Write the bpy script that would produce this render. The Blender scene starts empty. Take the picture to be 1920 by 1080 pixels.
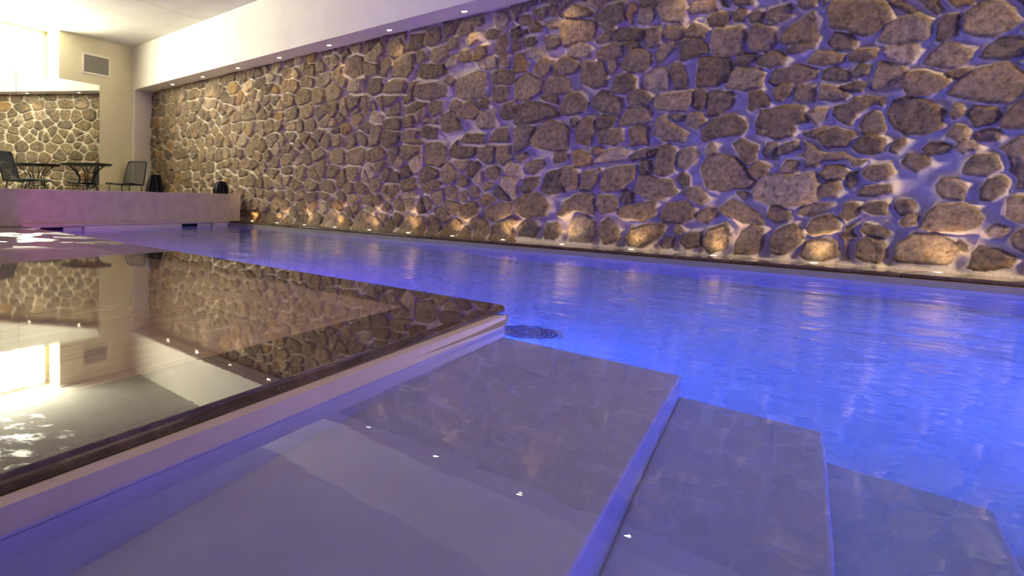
import bpy, bmesh, math, random
import numpy as np
from mathutils import Matrix, Vector

random.seed(7)
sc = bpy.context.scene
COL = sc.collection

# ------------------------------------------------------------------ camera, world, exposure
TH = 0.41247                      # the far walls and the near pool edge run 23.6 degrees off the stone wall's normal
T = math.tan(TH)
CT, ST = math.cos(TH), math.sin(TH)
CAM_H = 0.48
YAW, PITCH, ROLL = 0.50933, 0.13353, 0.02182
FOCAL, CX, CY = 1439.04, 376.0, 557.68


def camera():
    cy, sy = math.cos(YAW), math.sin(YAW)
    f = Vector((sy, cy, 0)); r = Vector((cy, -sy, 0)); u = Vector((0, 0, 1))
    f2 = f * math.cos(PITCH) - u * math.sin(PITCH)
    u2 = u * math.cos(PITCH) + f * math.sin(PITCH)
    r3 = r * math.cos(ROLL) + u2 * math.sin(ROLL)
    u3 = -r * math.sin(ROLL) + u2 * math.cos(ROLL)
    cam = bpy.data.cameras.new('camera')
    ob = bpy.data.objects.new('camera', cam)
    COL.objects.link(ob)
    m = Matrix(((r3.x, u3.x, -f2.x, 0), (r3.y, u3.y, -f2.y, 0), (r3.z, u3.z, -f2.z, CAM_H), (0, 0, 0, 1)))
    ob.matrix_world = m
    cam.sensor_width = 36.0
    cam.sensor_fit = 'HORIZONTAL'
    cam.lens = FOCAL / 1920 * 36.0
    cam.shift_x = (960 - CX) / 1920
    cam.shift_y = (CY - 540) / 1920
    cam.clip_start = 0.02
    cam.clip_end = 100
    sc.camera = ob


camera()
world = bpy.data.worlds.new('world')
sc.world = world
world.use_nodes = True
world.node_tree.nodes['Background'].inputs[0].default_value = (0.02, 0.02, 0.025, 1)
world.node_tree.nodes['Background'].inputs[1].default_value = 0.3
sc.view_settings.view_transform = 'Standard'
sc.view_settings.look = 'None'
sc.view_settings.gamma = 1.0
sc.view_settings.use_curve_mapping = False
sc.view_settings.exposure = 0.0
sc.cycles.use_denoising = True
sc.cycles.max_bounces = 12
sc.cycles.diffuse_bounces = 5
sc.cycles.glossy_bounces = 6
sc.cycles.transmission_bounces = 8
sc.cycles.sample_clamp_indirect = 25.0
sc.cycles.blur_glossy = 0.6

WARM = (1.0, 0.72, 0.42)
SOFT_WARM = (1.0, 0.76, 0.52)


def light(name, kind, loc, direction, energy, color, size=0.2, spot=1.2, blend=0.6, size_y=None, parent=None):
    d = bpy.data.lights.new(name, kind)
    d.energy = energy
    d.color = color
    if kind == 'AREA':
        d.size = size
        if size_y:
            d.shape = 'RECTANGLE'
            d.size_y = size_y
        else:
            d.shape = 'DISK'
    else:
        d.shadow_soft_size = size
    if kind == 'SPOT':
        d.spot_size = spot
        d.spot_blend = blend
    o = bpy.data.objects.new(name, d)
    COL.objects.link(o)
    o.location = loc
    if direction is not None:
        o.rotation_euler = Vector(direction).to_track_quat('-Z', 'Y').to_euler()
    if parent is not None:
        o.parent = parent
        o.matrix_parent_inverse = parent.matrix_world.inverted()
    return o


BLUE = (0.03, 0.11, 1.0)
INDIGO = (0.25, 0.06, 1.0)
VIOLET = (0.42, 0.05, 1.0)
MAGENTA = (1.0, 0.03, 0.45)
ZW = -0.080                       # water level below the deck
# underwater lamps (deck-side wall and near end wall, plus one added on the stone side)
light('pool_light', 'AREA', (2.93, 3.0, -0.75), (1, -0.25, -0.15), 105, BLUE, 0.6)
light('pool_light', 'AREA', (2.93, 5.6, -0.55), (1, 0.1, 0.0), 150, INDIGO, 0.6)
light('pool_light', 'AREA', (2.93, 8.4, -0.55), (1, 0.0, 0.0), 18, VIOLET, 0.26)
light('pool_light', 'AREA', (2.93, 9.2, -0.60), (1, 0.45, 0.0), 24, MAGENTA, 0.26)
light('pool_light', 'AREA', (2.1, -2.5 + T * 2.1, -1.12), (0.2, 1, 0.0), 64, (0.13, 0.06, 1.0), 1.8, size_y=0.35)
light('pool_light', 'AREA', (7.40, 1.15, -0.50), (-1, -0.05, 0.02), 70, BLUE, 0.9, size_y=0.30)  # added out of view to throw blue onto the steps
light('pool_light', 'AREA', (5.2, -2.5 + T * 5.2, -0.80), (0.25, 1, -0.05), 170, BLUE, 2.4, size_y=0.40)
# unseen warm lights: a key from the near end, a fill added above the steps
key = light('unseen_warm_light', 'AREA', (6.0, -3.9, 3.60), (0.20, 0.82, -0.50), 370, SOFT_WARM, 1.6, size_y=1.0)
key.data.spread = 1.9
light('unseen_warm_light', 'AREA', (0.4, 0.9, 3.72), (0.05, 0, -1), 42, SOFT_WARM, 2.0, size_y=2.0)  # overhead fill, added to warm the steps and near coping

# ------------------------------------------------------------------ helpers


def tag(o, label=None, cat=None, group=None, kind=None):
    if label: o['label'] = label
    if cat: o['category'] = cat
    if group: o['group'] = group
    if kind: o['kind'] = kind
    return o


class MB:
    def __init__(self):
        self.v = []; self.f = []

    def add(self, vs, fs):
        b = len(self.v)
        self.v += [tuple(x) for x in vs]
        self.f += [tuple(i + b for i in f) for f in fs]

    def hexa(self, q):            # 8 corners: 4 bottom ccw, 4 top ccw
        self.add(q, [(3, 2, 1, 0), (4, 5, 6, 7), (0, 1, 5, 4), (1, 2, 6, 5), (2, 3, 7, 6), (3, 0, 4, 7)])

    def box(self, x0, x1, y0, y1, z0, z1):
        self.hexa([(x0, y0, z0), (x1, y0, z0), (x1, y1, z0), (x0, y1, z0),
                   (x0, y0, z1), (x1, y0, z1), (x1, y1, z1), (x0, y1, z1)])

    def sbox(self, x0, x1, e0, e1, z0, z1):   # box whose long sides run along the oblique walls (y = e + T x)
        p = [(x0, e0 + T * x0), (x1, e0 + T * x1), (x1, e1 + T * x1), (x0, e1 + T * x0)]
        self.hexa([(a, b, z0) for a, b in p] + [(a, b, z1) for a, b in p])

    def prism(self, poly, z0, z1):
        n = len(poly)
        self.add([(a, b, z0) for a, b in poly] + [(a, b, z1) for a, b in poly],
                 [tuple(range(n - 1, -1, -1)), tuple(range(n, 2 * n))] +
                 [(i, (i + 1) % n, n + (i + 1) % n, n + i) for i in range(n)])

    def tube(self, pts, r, seg=8, closed=False):
        pts = [Vector(p) for p in pts]
        n = len(pts)
        rings = []
        up = None
        for i, p in enumerate(pts):
            a = pts[(i - 1) % n] if (closed or i > 0) else p
            b = pts[(i + 1) % n] if (closed or i < n - 1) else p
            t = (b - a).normalized()
            if up is None:
                up = Vector((0, 0, 1)) if abs(t.z) < 0.9 else Vector((1, 0, 0))
            s = t.cross(up)
            if s.length < 1e-4:
                s = t.cross(Vector((0, 1, 0)))
            s.normalize()
            w = s.cross(t).normalized()
            up = w
            rings.append([p + (s * math.cos(k * 2 * math.pi / seg) + w * math.sin(k * 2 * math.pi / seg)) * r for k in range(seg)])
        vs = [v for R in rings for v in R]
        fs = []
        m = n if closed else n - 1
        for i in range(m):
            for k in range(seg):
                a = i * seg + k; b = i * seg + (k + 1) % seg
                c = ((i + 1) % n) * seg + (k + 1) % seg; d = ((i + 1) % n) * seg + k
                fs.append((a, b, c, d))
        if not closed:
            fs.append(tuple(range(seg - 1, -1, -1)))
            fs.append(tuple((n - 1) * seg + k for k in range(seg)))
        self.add(vs, fs)

    def lathe(self, prof, c=(0, 0, 0), seg=32, cap0=True, cap1=True):
        n = len(prof)
        vs = [(c[0] + r * math.cos(k * 2 * math.pi / seg), c[1] + r * math.sin(k * 2 * math.pi / seg), c[2] + z)
              for r, z in prof for k in range(seg)]
        fs = []
        for i in range(n - 1):
            for k in range(seg):
                fs.append((i * seg + k, i * seg + (k + 1) % seg, (i + 1) * seg + (k + 1) % seg, (i + 1) * seg + k))
        if cap0: fs.append(tuple(range(seg - 1, -1, -1)))
        if cap1: fs.append(tuple((n - 1) * seg + k for k in range(seg)))
        self.add(vs, fs)

    def build(self, name, mat, parent=None, smooth=False, bevel=0, seg=2, offset=None):
        me = bpy.data.meshes.new(name)
        v = self.v
        if offset is not None:
            v = [(a - offset[0], b - offset[1], c - offset[2]) for a, b, c in v]
        me.from_pydata(v, [], self.f)
        bm = bmesh.new(); bm.from_mesh(me)
        bmesh.ops.recalc_face_normals(bm, faces=bm.faces)
        bm.to_mesh(me); bm.free()
        o = bpy.data.objects.new(name, me)
        COL.objects.link(o)
        if offset is not None and parent is None:
            o.location = offset
        me.materials.append(mat)
        if smooth:
            for p in me.polygons: p.use_smooth = True
        if bevel:
            md = o.modifiers.new('bevel', 'BEVEL')
            md.width = bevel; md.segments = seg; md.limit_method = 'ANGLE'; md.angle_limit = 0.6
        if parent is not None:
            o.parent = parent
        return o


def empty(name, loc, rz=0.0):
    o = bpy.data.objects.new(name, None)
    o.empty_display_size = 0.1
    COL.objects.link(o)
    o.location = loc
    o.rotation_euler = (0, 0, rz)
    return o


def copy_tree(o, parent=None):
    c = o.copy()
    COL.objects.link(c)
    if parent is not None: c.parent = parent
    for ch in list(o.children):
        copy_tree(ch, c)
    return c


# ------------------------------------------------------------------ materials
class NT:
    def __init__(self, name):
        self.m = bpy.data.materials.new(name)
        self.m.use_nodes = True
        self.t = self.m.node_tree
        self.b = self.t.nodes['Principled BSDF']
        self.out = self.t.nodes['Material Output']

    def n(self, typ, **kw):
        x = self.t.nodes.new(typ)
        for k, v in kw.items():
            setattr(x, k, v)
        return x

    def l(self, a, b):
        self.t.links.new(a, b)

    def obj(self, scale=(1, 1, 1), rot=(0, 0, 0)):
        tc = self.n('ShaderNodeTexCoord'); mp = self.n('ShaderNodeMapping')
        mp.inputs['Scale'].default_value = scale
        mp.inputs['Rotation'].default_value = rot
        self.l(tc.outputs['Object'], mp.inputs['Vector'])
        return mp.outputs['Vector']

    def noise(self, vec, scale, detail=4, rough=0.55):
        x = self.n('ShaderNodeTexNoise')
        x.inputs['Scale'].default_value = scale
        x.inputs['Detail'].default_value = detail
        x.inputs['Roughness'].default_value = rough
        if vec is not None: self.l(vec, x.inputs['Vector'])
        return x.outputs['Fac']

    def ramp(self, fac, stops):
        x = self.n('ShaderNodeValToRGB')
        e = x.color_ramp.elements
        while len(e) < len(stops): e.new(0.5)
        for i, (p, c) in enumerate(stops):
            e[i].position = p
            e[i].color = tuple(c) + (1,) if len(c) == 3 else c
        self.l(fac, x.inputs['Fac'])
        return x.outputs['Color']

    def bump(self, h, strength, dist=0.01, normal=None):
        x = self.n('ShaderNodeBump')
        x.inputs['Strength'].default_value = strength
        x.inputs['Distance'].default_value = dist
        self.l(h, x.inputs['Height'])
        if normal is not None: self.l(normal, x.inputs['Normal'])
        return x.outputs['Normal']

    def mul(self, a, b):
        x = self.n('ShaderNodeMix', data_type='RGBA', blend_type='MULTIPLY')
        x.inputs[0].default_value = 1
        self.l(a, x.inputs[6]); self.l(b, x.inputs[7])
        return x.outputs[2]


def simple(name, col, rough=0.5, metal=0.0, emit=None, strength=0.0, ior=1.45, spec=None):
    k = NT(name)
    k.b.inputs['Base Color'].default_value = tuple(col) + (1,)
    k.b.inputs['Roughness'].default_value = rough
    k.b.inputs['Metallic'].default_value = metal
    k.b.inputs['IOR'].default_value = ior
    if spec is not None: k.b.inputs['Specular IOR Level'].default_value = spec
    if emit:
        k.b.inputs['Emission Color'].default_value = tuple(emit) + (1,)
        k.b.inputs['Emission Strength'].default_value = strength
    return k.m


def plaster(name, c0, c1, scale=3, bump=0.15, rough=0.85, grain=60):
    k = NT(name)
    v = k.obj()
    f = k.noise(v, scale, 6)
    col = k.ramp(f, [(0.3, c0), (0.7, c1)])
    k.l(col, k.b.inputs['Base Color'])
    k.b.inputs['Roughness'].default_value = rough
    k.l(k.bump(k.noise(v, grain, 3), bump, 0.01), k.b.inputs['Normal'])
    return k.m


def dry_patches(k, base):
    # towards the far end of the deck the water film breaks up into dry, duller patches
    v = k.obj(scale=(0.8, 0.55, 1))
    pn = k.noise(v, 2.3, 2, 0.45)
    sx = k.n('ShaderNodeSeparateXYZ')
    tc = k.n('ShaderNodeTexCoord'); k.l(tc.outputs['Object'], sx.inputs[0])
    mk = k.n('ShaderNodeMapRange'); mk.interpolation_type = 'SMOOTHSTEP'
    mk.inputs[1].default_value = 5.8; mk.inputs[2].default_value = 7.0
    k.l(sx.outputs[1], mk.inputs[0])
    th = k.n('ShaderNodeMapRange')
    th.inputs[1].default_value = 0.50; th.inputs[2].default_value = 0.52
    k.l(pn, th.inputs[0])
    mu = k.n('ShaderNodeMath', operation='MULTIPLY'); k.l(mk.outputs[0], mu.inputs[0]); k.l(th.outputs[0], mu.inputs[1])
    mx = k.n('ShaderNodeMix', data_type='FLOAT')
    k.l(mu.outputs[0], mx.inputs[0]); k.l(base, mx.inputs[2]); mx.inputs[3].default_value = 0.34
    k.l(mx.outputs[0], k.b.inputs['Roughness'])


def tile_deck():
    k = NT('wood_look_tile')
    v = k.obj(rot=(0, 0, -TH))
    br = k.n('ShaderNodeTexBrick')
    br.offset = 0.37
    for nm, val in (('Scale', 1.0), ('Mortar Size', 0.0015), ('Brick Width', 1.2), ('Row Height', 0.2)):
        br.inputs[nm].default_value = val
    br.inputs['Color1'].default_value = (0.9, 0.9, 0.9, 1)
    br.inputs['Color2'].default_value = (1.05, 1.05, 1.05, 1)
    br.inputs['Mortar'].default_value = (0.75, 0.72, 0.7, 1)
    k.l(v, br.inputs['Vector'])
    v2 = k.obj(scale=(1, 1, 1), rot=(0, 0, -TH))
    mp = k.n('ShaderNodeMapping'); mp.inputs['Scale'].default_value = (1.0, 16, 1)
    k.l(v2, mp.inputs['Vector'])
    g = k.noise(mp.outputs['Vector'], 1.6, 6, 0.6)
    col = k.ramp(g, [(0.25, (0.27, 0.185, 0.125)), (0.5, (0.35, 0.25, 0.17)), (0.75, (0.43, 0.315, 0.22))])
    k.l(k.mul(col, br.outputs['Color']), k.b.inputs['Base Color'])
    # standing water film with a few drying patches
    pn = k.noise(k.obj(scale=(0.9, 0.35, 1)), 1.3, 3, 0.5)
    r = k.n('ShaderNodeMapRange')
    r.inputs[1].default_value = 0.66; r.inputs[2].default_value = 0.69
    r.inputs[3].default_value = 0.006; r.inputs[4].default_value = 0.16
    k.l(pn, r.inputs[0])
    dry_patches(k, r.outputs[0])
    k.b.inputs['IOR'].default_value = 1.5
    k.l(k.bump(g, 0.007, 0.01), k.b.inputs['Normal'])
    return k.m


def coping_stone():
    k = NT('dark_polished_stone')
    v = k.obj()
    f = k.noise(v, 7, 8, 0.65)
    col = k.ramp(f, [(0.3, (0.035, 0.024, 0.017)), (0.52, (0.075, 0.052, 0.038)), (0.75, (0.135, 0.10, 0.078))])
    k.l(col, k.b.inputs['Base Color'])
    pn = k.noise(v, 15.0, 7, 0.65)
    # dried lime patches on the outer corner of the slabs
    sx = k.n('ShaderNodeSeparateXYZ'); k.l(v, sx.inputs[0])
    g = k.n('ShaderNodeMapRange'); g.inputs[1].default_value = 0.75; g.inputs[2].default_value = 0.35
    g.inputs[3].default_value = 0.0; g.inputs[4].default_value = 0.20
    k.l(sx.outputs[0], g.inputs[0])
    ad = k.n('ShaderNodeMath', operation='ADD'); k.l(pn, ad.inputs[0]); k.l(g.outputs[0], ad.inputs[1])
    r = k.n('ShaderNodeMapRange')
    r.inputs[1].default_value = 0.66; r.inputs[2].default_value = 0.86
    r.inputs[3].default_value = 0.004; r.inputs[4].default_value = 0.45
    k.l(ad.outputs[0], r.inputs[0])
    dry_patches(k, r.outputs[0])
    k.b.inputs['IOR'].default_value = 1.52
    k.l(k.bump(k.noise(v, 30, 3), 0.003, 0.01), k.b.inputs['Normal'])
    return k.m


def water_mat():
    k = NT('water')
    k.t.nodes.remove(k.b)
    g = k.n('ShaderNodeBsdfGlass')
    g.inputs['IOR'].default_value = 1.333
    g.inputs['Roughness'].default_value = 0.0
    g.inputs['Color'].default_value = (0.97, 0.985, 1.0, 1)
    v = k.obj(scale=(1.0, 0.55, 1), rot=(0, 0, 0.2))
    a = k.noise(v, 3.0, 2, 0.4)
    b = k.noise(k.obj(scale=(1.0, 0.6, 1), rot=(0, 0, -0.5)), 11, 2, 0.5)
    mx = k.n('ShaderNodeMath', operation='MULTIPLY_ADD')
    k.l(b, mx.inputs[0]); mx.inputs[1].default_value = 0.30; k.l(a, mx.inputs[2])
    # calmer over the shallow shelf than out in the deep part
    sx = k.n('ShaderNodeSeparateXYZ')
    tc = k.n('ShaderNodeTexCoord'); k.l(tc.outputs['Object'], sx.inputs[0])
    r = k.n('ShaderNodeMapRange'); r.interpolation_type = 'SMOOTHSTEP'
    r.inputs[1].default_value = 1.9; r.inputs[2].default_value = 5.2
    r.inputs[3].default_value = 0.022; r.inputs[4].default_value = 0.36
    k.l(sx.outputs[0], r.inputs[0])
    bp = k.n('ShaderNodeBump'); bp.inputs['Distance'].default_value = 0.05
    k.l(r.outputs[0], bp.inputs['Strength']); k.l(mx.outputs[0], bp.inputs['Height'])
    k.l(bp.outputs['Normal'], g.inputs['Normal'])
    k.l(g.outputs[0], k.out.inputs['Surface'])
    va = k.n('ShaderNodeVolumeAbsorption')
    va.inputs['Color'].default_value = (0.42, 0.78, 1.0, 1)
    va.inputs['Density'].default_value = 0.5
    k.l(va.outputs[0], k.out.inputs['Volume'])
    return k.m


def stone_mat():
    k = NT('rubble_stone_and_mortar')
    at = k.n('ShaderNodeAttribute'); at.attribute_name = 'tint'
    mk = k.n('ShaderNodeAttribute'); mk.attribute_name = 'stone'
    v = k.obj()
    f1 = k.noise(v, 22, 8, 0.7)
    f2 = k.noise(v, 7, 5, 0.6)
    c1 = k.ramp(f1, [(0.28, (0.22, 0.20, 0.19)), (0.46, (0.85, 0.83, 0.82)), (0.58, (1.10, 1.10, 1.08)), (0.74, (1.75, 1.70, 1.60))])
    c2 = k.ramp(f2, [(0.3, (0.74, 0.75, 0.80)), (0.55, (1.05, 1.02, 0.97)), (0.72, (1.35, 1.14, 0.80))])
    var = k.mul(c1, c2)
    fine = k.ramp(k.noise(v, 90, 4, 0.6), [(0.3, (0.88, 0.87, 0.86)), (0.7, (1.08, 1.08, 1.08))])
    mx = k.n('ShaderNodeMix', data_type='RGBA')
    k.l(mk.outputs['Fac'], mx.inputs[0]); k.l(fine, mx.inputs[6]); k.l(var, mx.inputs[7])
    k.l(k.mul(at.outputs['Color'], mx.outputs[2]), k.b.inputs['Base Color'])
    k.b.inputs['Roughness'].default_value = 0.92
    k.b.inputs['Specular IOR Level'].default_value = 0.2
    st = k.n('ShaderNodeMapRange'); st.inputs[3].default_value = 0.5; st.inputs[4].default_value = 0.9
    k.l(mk.outputs['Fac'], st.inputs[0])
    ad = k.n('ShaderNodeMath', operation='MULTIPLY_ADD')
    k.l(k.noise(v, 70, 5, 0.65), ad.inputs[0]); ad.inputs[1].default_value = 0.5; k.l(f1, ad.inputs[2])
    bp = k.n('ShaderNodeBump'); bp.inputs['Distance'].default_value = 0.03
    k.l(st.outputs[0], bp.inputs['Strength']); k.l(ad.outputs[0], bp.inputs['Height'])
    k.l(bp.outputs['Normal'], k.b.inputs['Normal'])
    return k.m


M = {}
M['stone'] = stone_mat()
M['white'] = plaster('white_plaster', (0.64, 0.61, 0.54), (0.70, 0.67, 0.60), 2, 0.05, grain=80)
M['endwall'] = plaster('cream_plaster', (0.66, 0.61, 0.42), (0.72, 0.67, 0.47), 2, 0.08, grain=80)
M['ceiling'] = plaster('ceiling_board', (0.54, 0.53, 0.50), (0.62, 0.61, 0.58), 1.5, 0.05, grain=50)
M['gap'] = simple('board_gap', (0.12, 0.115, 0.11), 0.9)
M['lowwall'] = plaster('rough_render', (0.38, 0.32, 0.26), (0.48, 0.41, 0.335), 5, 0.35, grain=90)
M['deck'] = tile_deck()
M['coping'] = coping_stone()
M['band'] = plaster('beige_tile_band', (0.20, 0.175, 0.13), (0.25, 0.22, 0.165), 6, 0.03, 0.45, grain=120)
M['liner'] = plaster('pool_liner', (0.54, 0.46, 0.44), (0.60, 0.52, 0.50), 6, 0.03, 0.6, grain=120)
M['water'] = water_mat()
M['mirror'] = simple('mirror_glass', (0.90, 0.93, 0.87), 0.0, 1.0)
M['edge'] = simple('mirror_edge', (0.10, 0.12, 0.11), 0.3)
M['window'] = simple('frosted_window_light', (0.9, 0.9, 0.85), 0.5, emit=(1.0, 0.96, 0.76), strength=62)
M['winframe'] = simple('window_frame_cream', (0.42, 0.38, 0.22), 0.5)
M['frame'] = simple('cream_frame', (0.82, 0.79, 0.66), 0.5)
M['spotlens'] = simple('lamp_lens', (1, 0.95, 0.85), 0.3, emit=(1.0, 0.86, 0.62), strength=25)
M['spotring'] = simple('lamp_ring', (0.75, 0.72, 0.68), 0.35, 0.3)
M['steel'] = simple('steel', (0.5, 0.5, 0.5), 0.3, 1.0)
M['black'] = simple('black_metal', (0.012, 0.012, 0.013), 0.45, 0.2)
M['blackrib'] = simple('black_lacquer', (0.006, 0.005, 0.006), 0.5, spec=0.25)
M['navy'] = simple('navy_cord', (0.012, 0.032, 0.055), 0.5)
M['navyframe'] = simple('navy_frame', (0.008, 0.018, 0.030), 0.4)
M['vent'] = simple('vent_grey', (0.42, 0.40, 0.33), 0.6)
M['dark'] = simple('dark_void', (0.01, 0.01, 0.012), 0.9)
M['skim'] = simple('skimmer_plastic', (0.45, 0.43, 0.42), 0.5)
M['bluelens'] = simple('blue_lens', (0.1, 0.2, 1), 0.3, emit=(0.05, 0.12, 1.0), strength=6)
M['draincover'] = simple('drain_plastic', (0.03, 0.03, 0.05), 0.5)

# ------------------------------------------------------------------ room shell
XF = 7.457                         # face of the soffit bulkhead
ZS, ZC = 2.844, 3.80               # soffit and ceiling heights
EW, LW = 13.578, 9.11              # end wall and low wall (y at x = 0)
XD = 2.958                         # pool-side edge of the deck
EN = 1.0996                        # near edge of the deck (y at x = 0)
XP0, XP1 = 2.87, 7.46              # pool walls
EB = -2.6                          # near end wall of the pool
XL, YB = -2.5, -5.0


def S(o, label, cat):
    return tag(o, label, cat, kind='structure')


# floor slab under everything + deck
m = MB(); m.sbox(XL, 2.456 - 0.002, 1.4585, LW + 0.1, -0.12, 0.0)
S(m.build('floor', M['deck']), 'brown wood-look tiled pool deck, wet and mirror-like', 'floor')

def bull(m, x0, x1, e0, e1, r=0.024, zb=-0.031):
    # slab with a rounded front edge, running along the oblique pool edge
    pr = [(e0 + 0.003, zb), (e0, zb + 0.004)] + [(e0 + r * (1 - math.cos(t)) * 0.85, -r + r * math.sin(t)) for t in [k * math.pi / 12 for k in range(7)]] + [(e1, 0.0), (e1, zb)]
    n = len(pr)
    m.add([(x0, e + T * x0, z) for e, z in pr] + [(x1, e + T * x1, z) for e, z in pr],
          [tuple(range(n)), tuple(range(2 * n - 1, n - 1, -1))] + [(i, (i + 1) % n, n + (i + 1) % n, n + i) for i in range(n)])


m = MB()
xs = [-2.5, -0.1, 1.118, 2.065]
for a, b in zip(xs[:-1], xs[1:]):
    bull(m, a, b - 0.0012, EN, 1.4575)
bull(m, 2.065, XD, EN, 1.4575)
m.prism([(2.456, 1.4577 + T * 2.456), (XD, 1.4577 + T * XD), (XD, 3.6), (2.456, 3.6)], -0.031, 0.0)
y = 3.6012
while y < LW + T * 2.9:
    m.box(2.4575, XD, y, min(y + 1.2, 10.43) - 0.0012, -0.031, 0.0)
    y += 1.2
S(m.build('trim_1', M['coping']), 'dark polished stone coping around the deck edge', 'coping')

m = MB()
y = -1.1
while y < 12.6:
    y1 = min(y + 1.2, 12.55)
    m.box(7.50, 8.20, y, y1 - 0.003, -0.034, 0.0)
    y += 1.2
S(m.build('trim_2', M['coping'], bevel=0.013, seg=4), 'narrow dark coping strip along the foot of the stone wall', 'coping')

m = MB(); m.sbox(XD, 7.50, LW - 0.045, LW + 0.02, -0.02, 0.022)
S(m.build('trim_3', M['lowwall'], bevel=0.005), 'thin pale ledge at the foot of the low rendered wall', 'ledge')

# pool basin
m = MB()
m.sbox(-1.6, 7.6, EB - 0.15, LW + 0.2, -1.50, -1.36)                                   # floor
m.prism([(XP1, EB + T * XP1 - 0.1), (7.7, EB + T * 7.7 - 0.1), (7.7, LW + T * 7.7 + 0.1), (XP1, LW + T * XP1 + 0.1)], -1.4, -0.036)   # stone side
m.prism([(2.70, EN + 0.2 + T * 2.70), (XP0, 1.06 + T * XP0), (XP0, LW + T * XP0 + 0.1), (2.70, LW + T * 2.70 + 0.1)], -1.4, -0.0315)        # deck side
m.sbox(-1.6, XP0, 1.06, 1.30, -1.4, -0.0315)                                                  # under the near deck edge
m.sbox(-1.6, 7.6, EB - 0.15, EB, -1.4, -0.02)                                              # near end
m.prism([(-1.75, EB - T * 1.75), (-1.6, EB - T * 1.6), (-1.6, EN - T * 1.6 + 0.1), (-1.75, EN - T * 1.75 + 0.1)], -1.4, -0.02)
# far wall with two skimmer mouths
fx = [XP0 - 0.05, 3.25, 4.088, 6.16, 7.05, 7.6]
for i in (0, 2, 4):
    m.sbox(fx[i], fx[i + 1], LW, LW + 0.14, -1.4, -0.02)
for i in (1, 3):
    m.sbox(fx[i], fx[i + 1], LW, LW + 0.14, -1.4, -0.20)
S(m.build('pool_basin', M['liner']), 'pale lined swimming pool basin', 'pool')

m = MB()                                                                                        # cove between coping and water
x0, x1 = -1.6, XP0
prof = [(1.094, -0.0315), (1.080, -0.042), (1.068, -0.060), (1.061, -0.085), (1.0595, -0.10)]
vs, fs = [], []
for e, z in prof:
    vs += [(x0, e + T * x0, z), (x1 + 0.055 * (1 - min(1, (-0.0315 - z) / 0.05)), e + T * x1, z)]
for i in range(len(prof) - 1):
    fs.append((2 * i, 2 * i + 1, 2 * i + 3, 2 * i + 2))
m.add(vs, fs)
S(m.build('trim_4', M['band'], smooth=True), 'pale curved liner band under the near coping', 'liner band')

m = MB()
m.prism([(7.452, EB + T * 7.452), (7.52, EB + T * 7.52), (7.52, LW + T * 7.52), (7.452, LW + T * 7.452)], -0.125, -0.0345)
m.sbox(XD, 7.452, LW - 0.006, LW + 0.0, -0.022, -0.0195)
S(m.build('trim_5', M['band']), 'beige tile band above the waterline under the stone wall', 'tile band')

# steps going down into the water in front of the deck
m = MB()
for e0, e1, z in ((0.276, 1.07, -0.355), (-0.168, 0.277, -0.655), (-0.57, -0.167, -0.93), (-0.97, -0.569, -1.17)):
    m.sbox(-1.6, XP0, e0, e1, -1.40, z)
S(m.build('pool_steps', M['liner'], bevel=0.012, seg=3), 'broad pale steps descending under the water in front of the deck', 'steps')

# water
m = MB()
e = 0.012
m.prism([(-1.61, EB - T * 1.61 - e), (XP1 + e, EB + T * XP1 - e), (XP1 + e, LW + T * XP1 + e),
         (XP0 - e, LW + T * XP0 + e), (XP0 - e, 1.07 + T * XP0), (-1.61, 1.07 - T * 1.61)], -1.40, ZW)
wob = m.build('pool_water', M['water'])
S(wob, 'rippled blue lit water filling the pool', 'water')

# terrace and low wall
m = MB(); m.sbox(XL, 8.15, LW + 0.25, EW + 0.05, 0.0, 0.30)
S(m.build('floor_terrace', M['lowwall']), 'raised terrace floor behind the low wall', 'floor')
m = MB(); m.sbox(XL, 7.83, LW, LW + 0.25, -0.02, 0.5007)
S(m.build('wall_low', M['lowwall'], bevel=0.012, seg=2), 'low rendered wall between the pool and the raised terrace', 'wall')

# end wall with a deep window recess above the mirror
WX0, WX1, WZ = 2.2, 5.384, 2.832
DP = 0.37
m = MB()
NX, NY = -ST * DP, CT * DP


def we(x, d=0.0, e=EW):
    return (x - ST * d, e + T * x + CT * d)


m.prism([we(WX1), we(8.4), we(8.4, 0.8), we(WX1, 0.8)], 0.0, 3.9)
m.prism([we(-3.2), we(WX0), we(WX0, 0.8), we(-3.2, 0.8)], 0.0, 3.9)
m.prism([we(WX0), we(WX1), we(WX1, 0.8), we(WX0, 0.8)], 0.0, WZ)
S(m.build('wall_end', M['endwall']), 'cream end wall of the terrace with a deep window recess', 'wall')
rm = MB()
rm.prism([we(WX0, DP + 0.10), we(WX1, DP + 0.10), we(WX1, DP + 0.14), we(WX0, DP + 0.14)], WZ, 3.9)

w = empty('window_1', (*we(3.8, DP), WZ), TH)
S(w, 'bright frosted window glowing white in the recess above the mirror', 'window')
L0, L1 = (WX0 - 3.8) / CT, (WX1 - 3.8) / CT
f = MB()
hz = 3.80 - WZ
for a, b, c, d in ((L0, L1, 0, 0.07), (L0, L1, hz - 0.09, hz), (L0, L0 + 0.1, 0, hz), (L1 - 0.12, L1, 0, hz)):
    f.box(a, b, -0.02, 0.05, c, d)
f.build('window_frame', M['winframe'], w)
g = MB(); g.box(L0 + 0.1, L1 - 0.12, 0.02, 0.03, 0.07, hz - 0.09)
g.build('pane', M['window'], w)
bk = MB(); bk.box(L0, L1, 0.06, 0.10, 0, hz)
bk.build('backing', M['white'], w)

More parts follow.
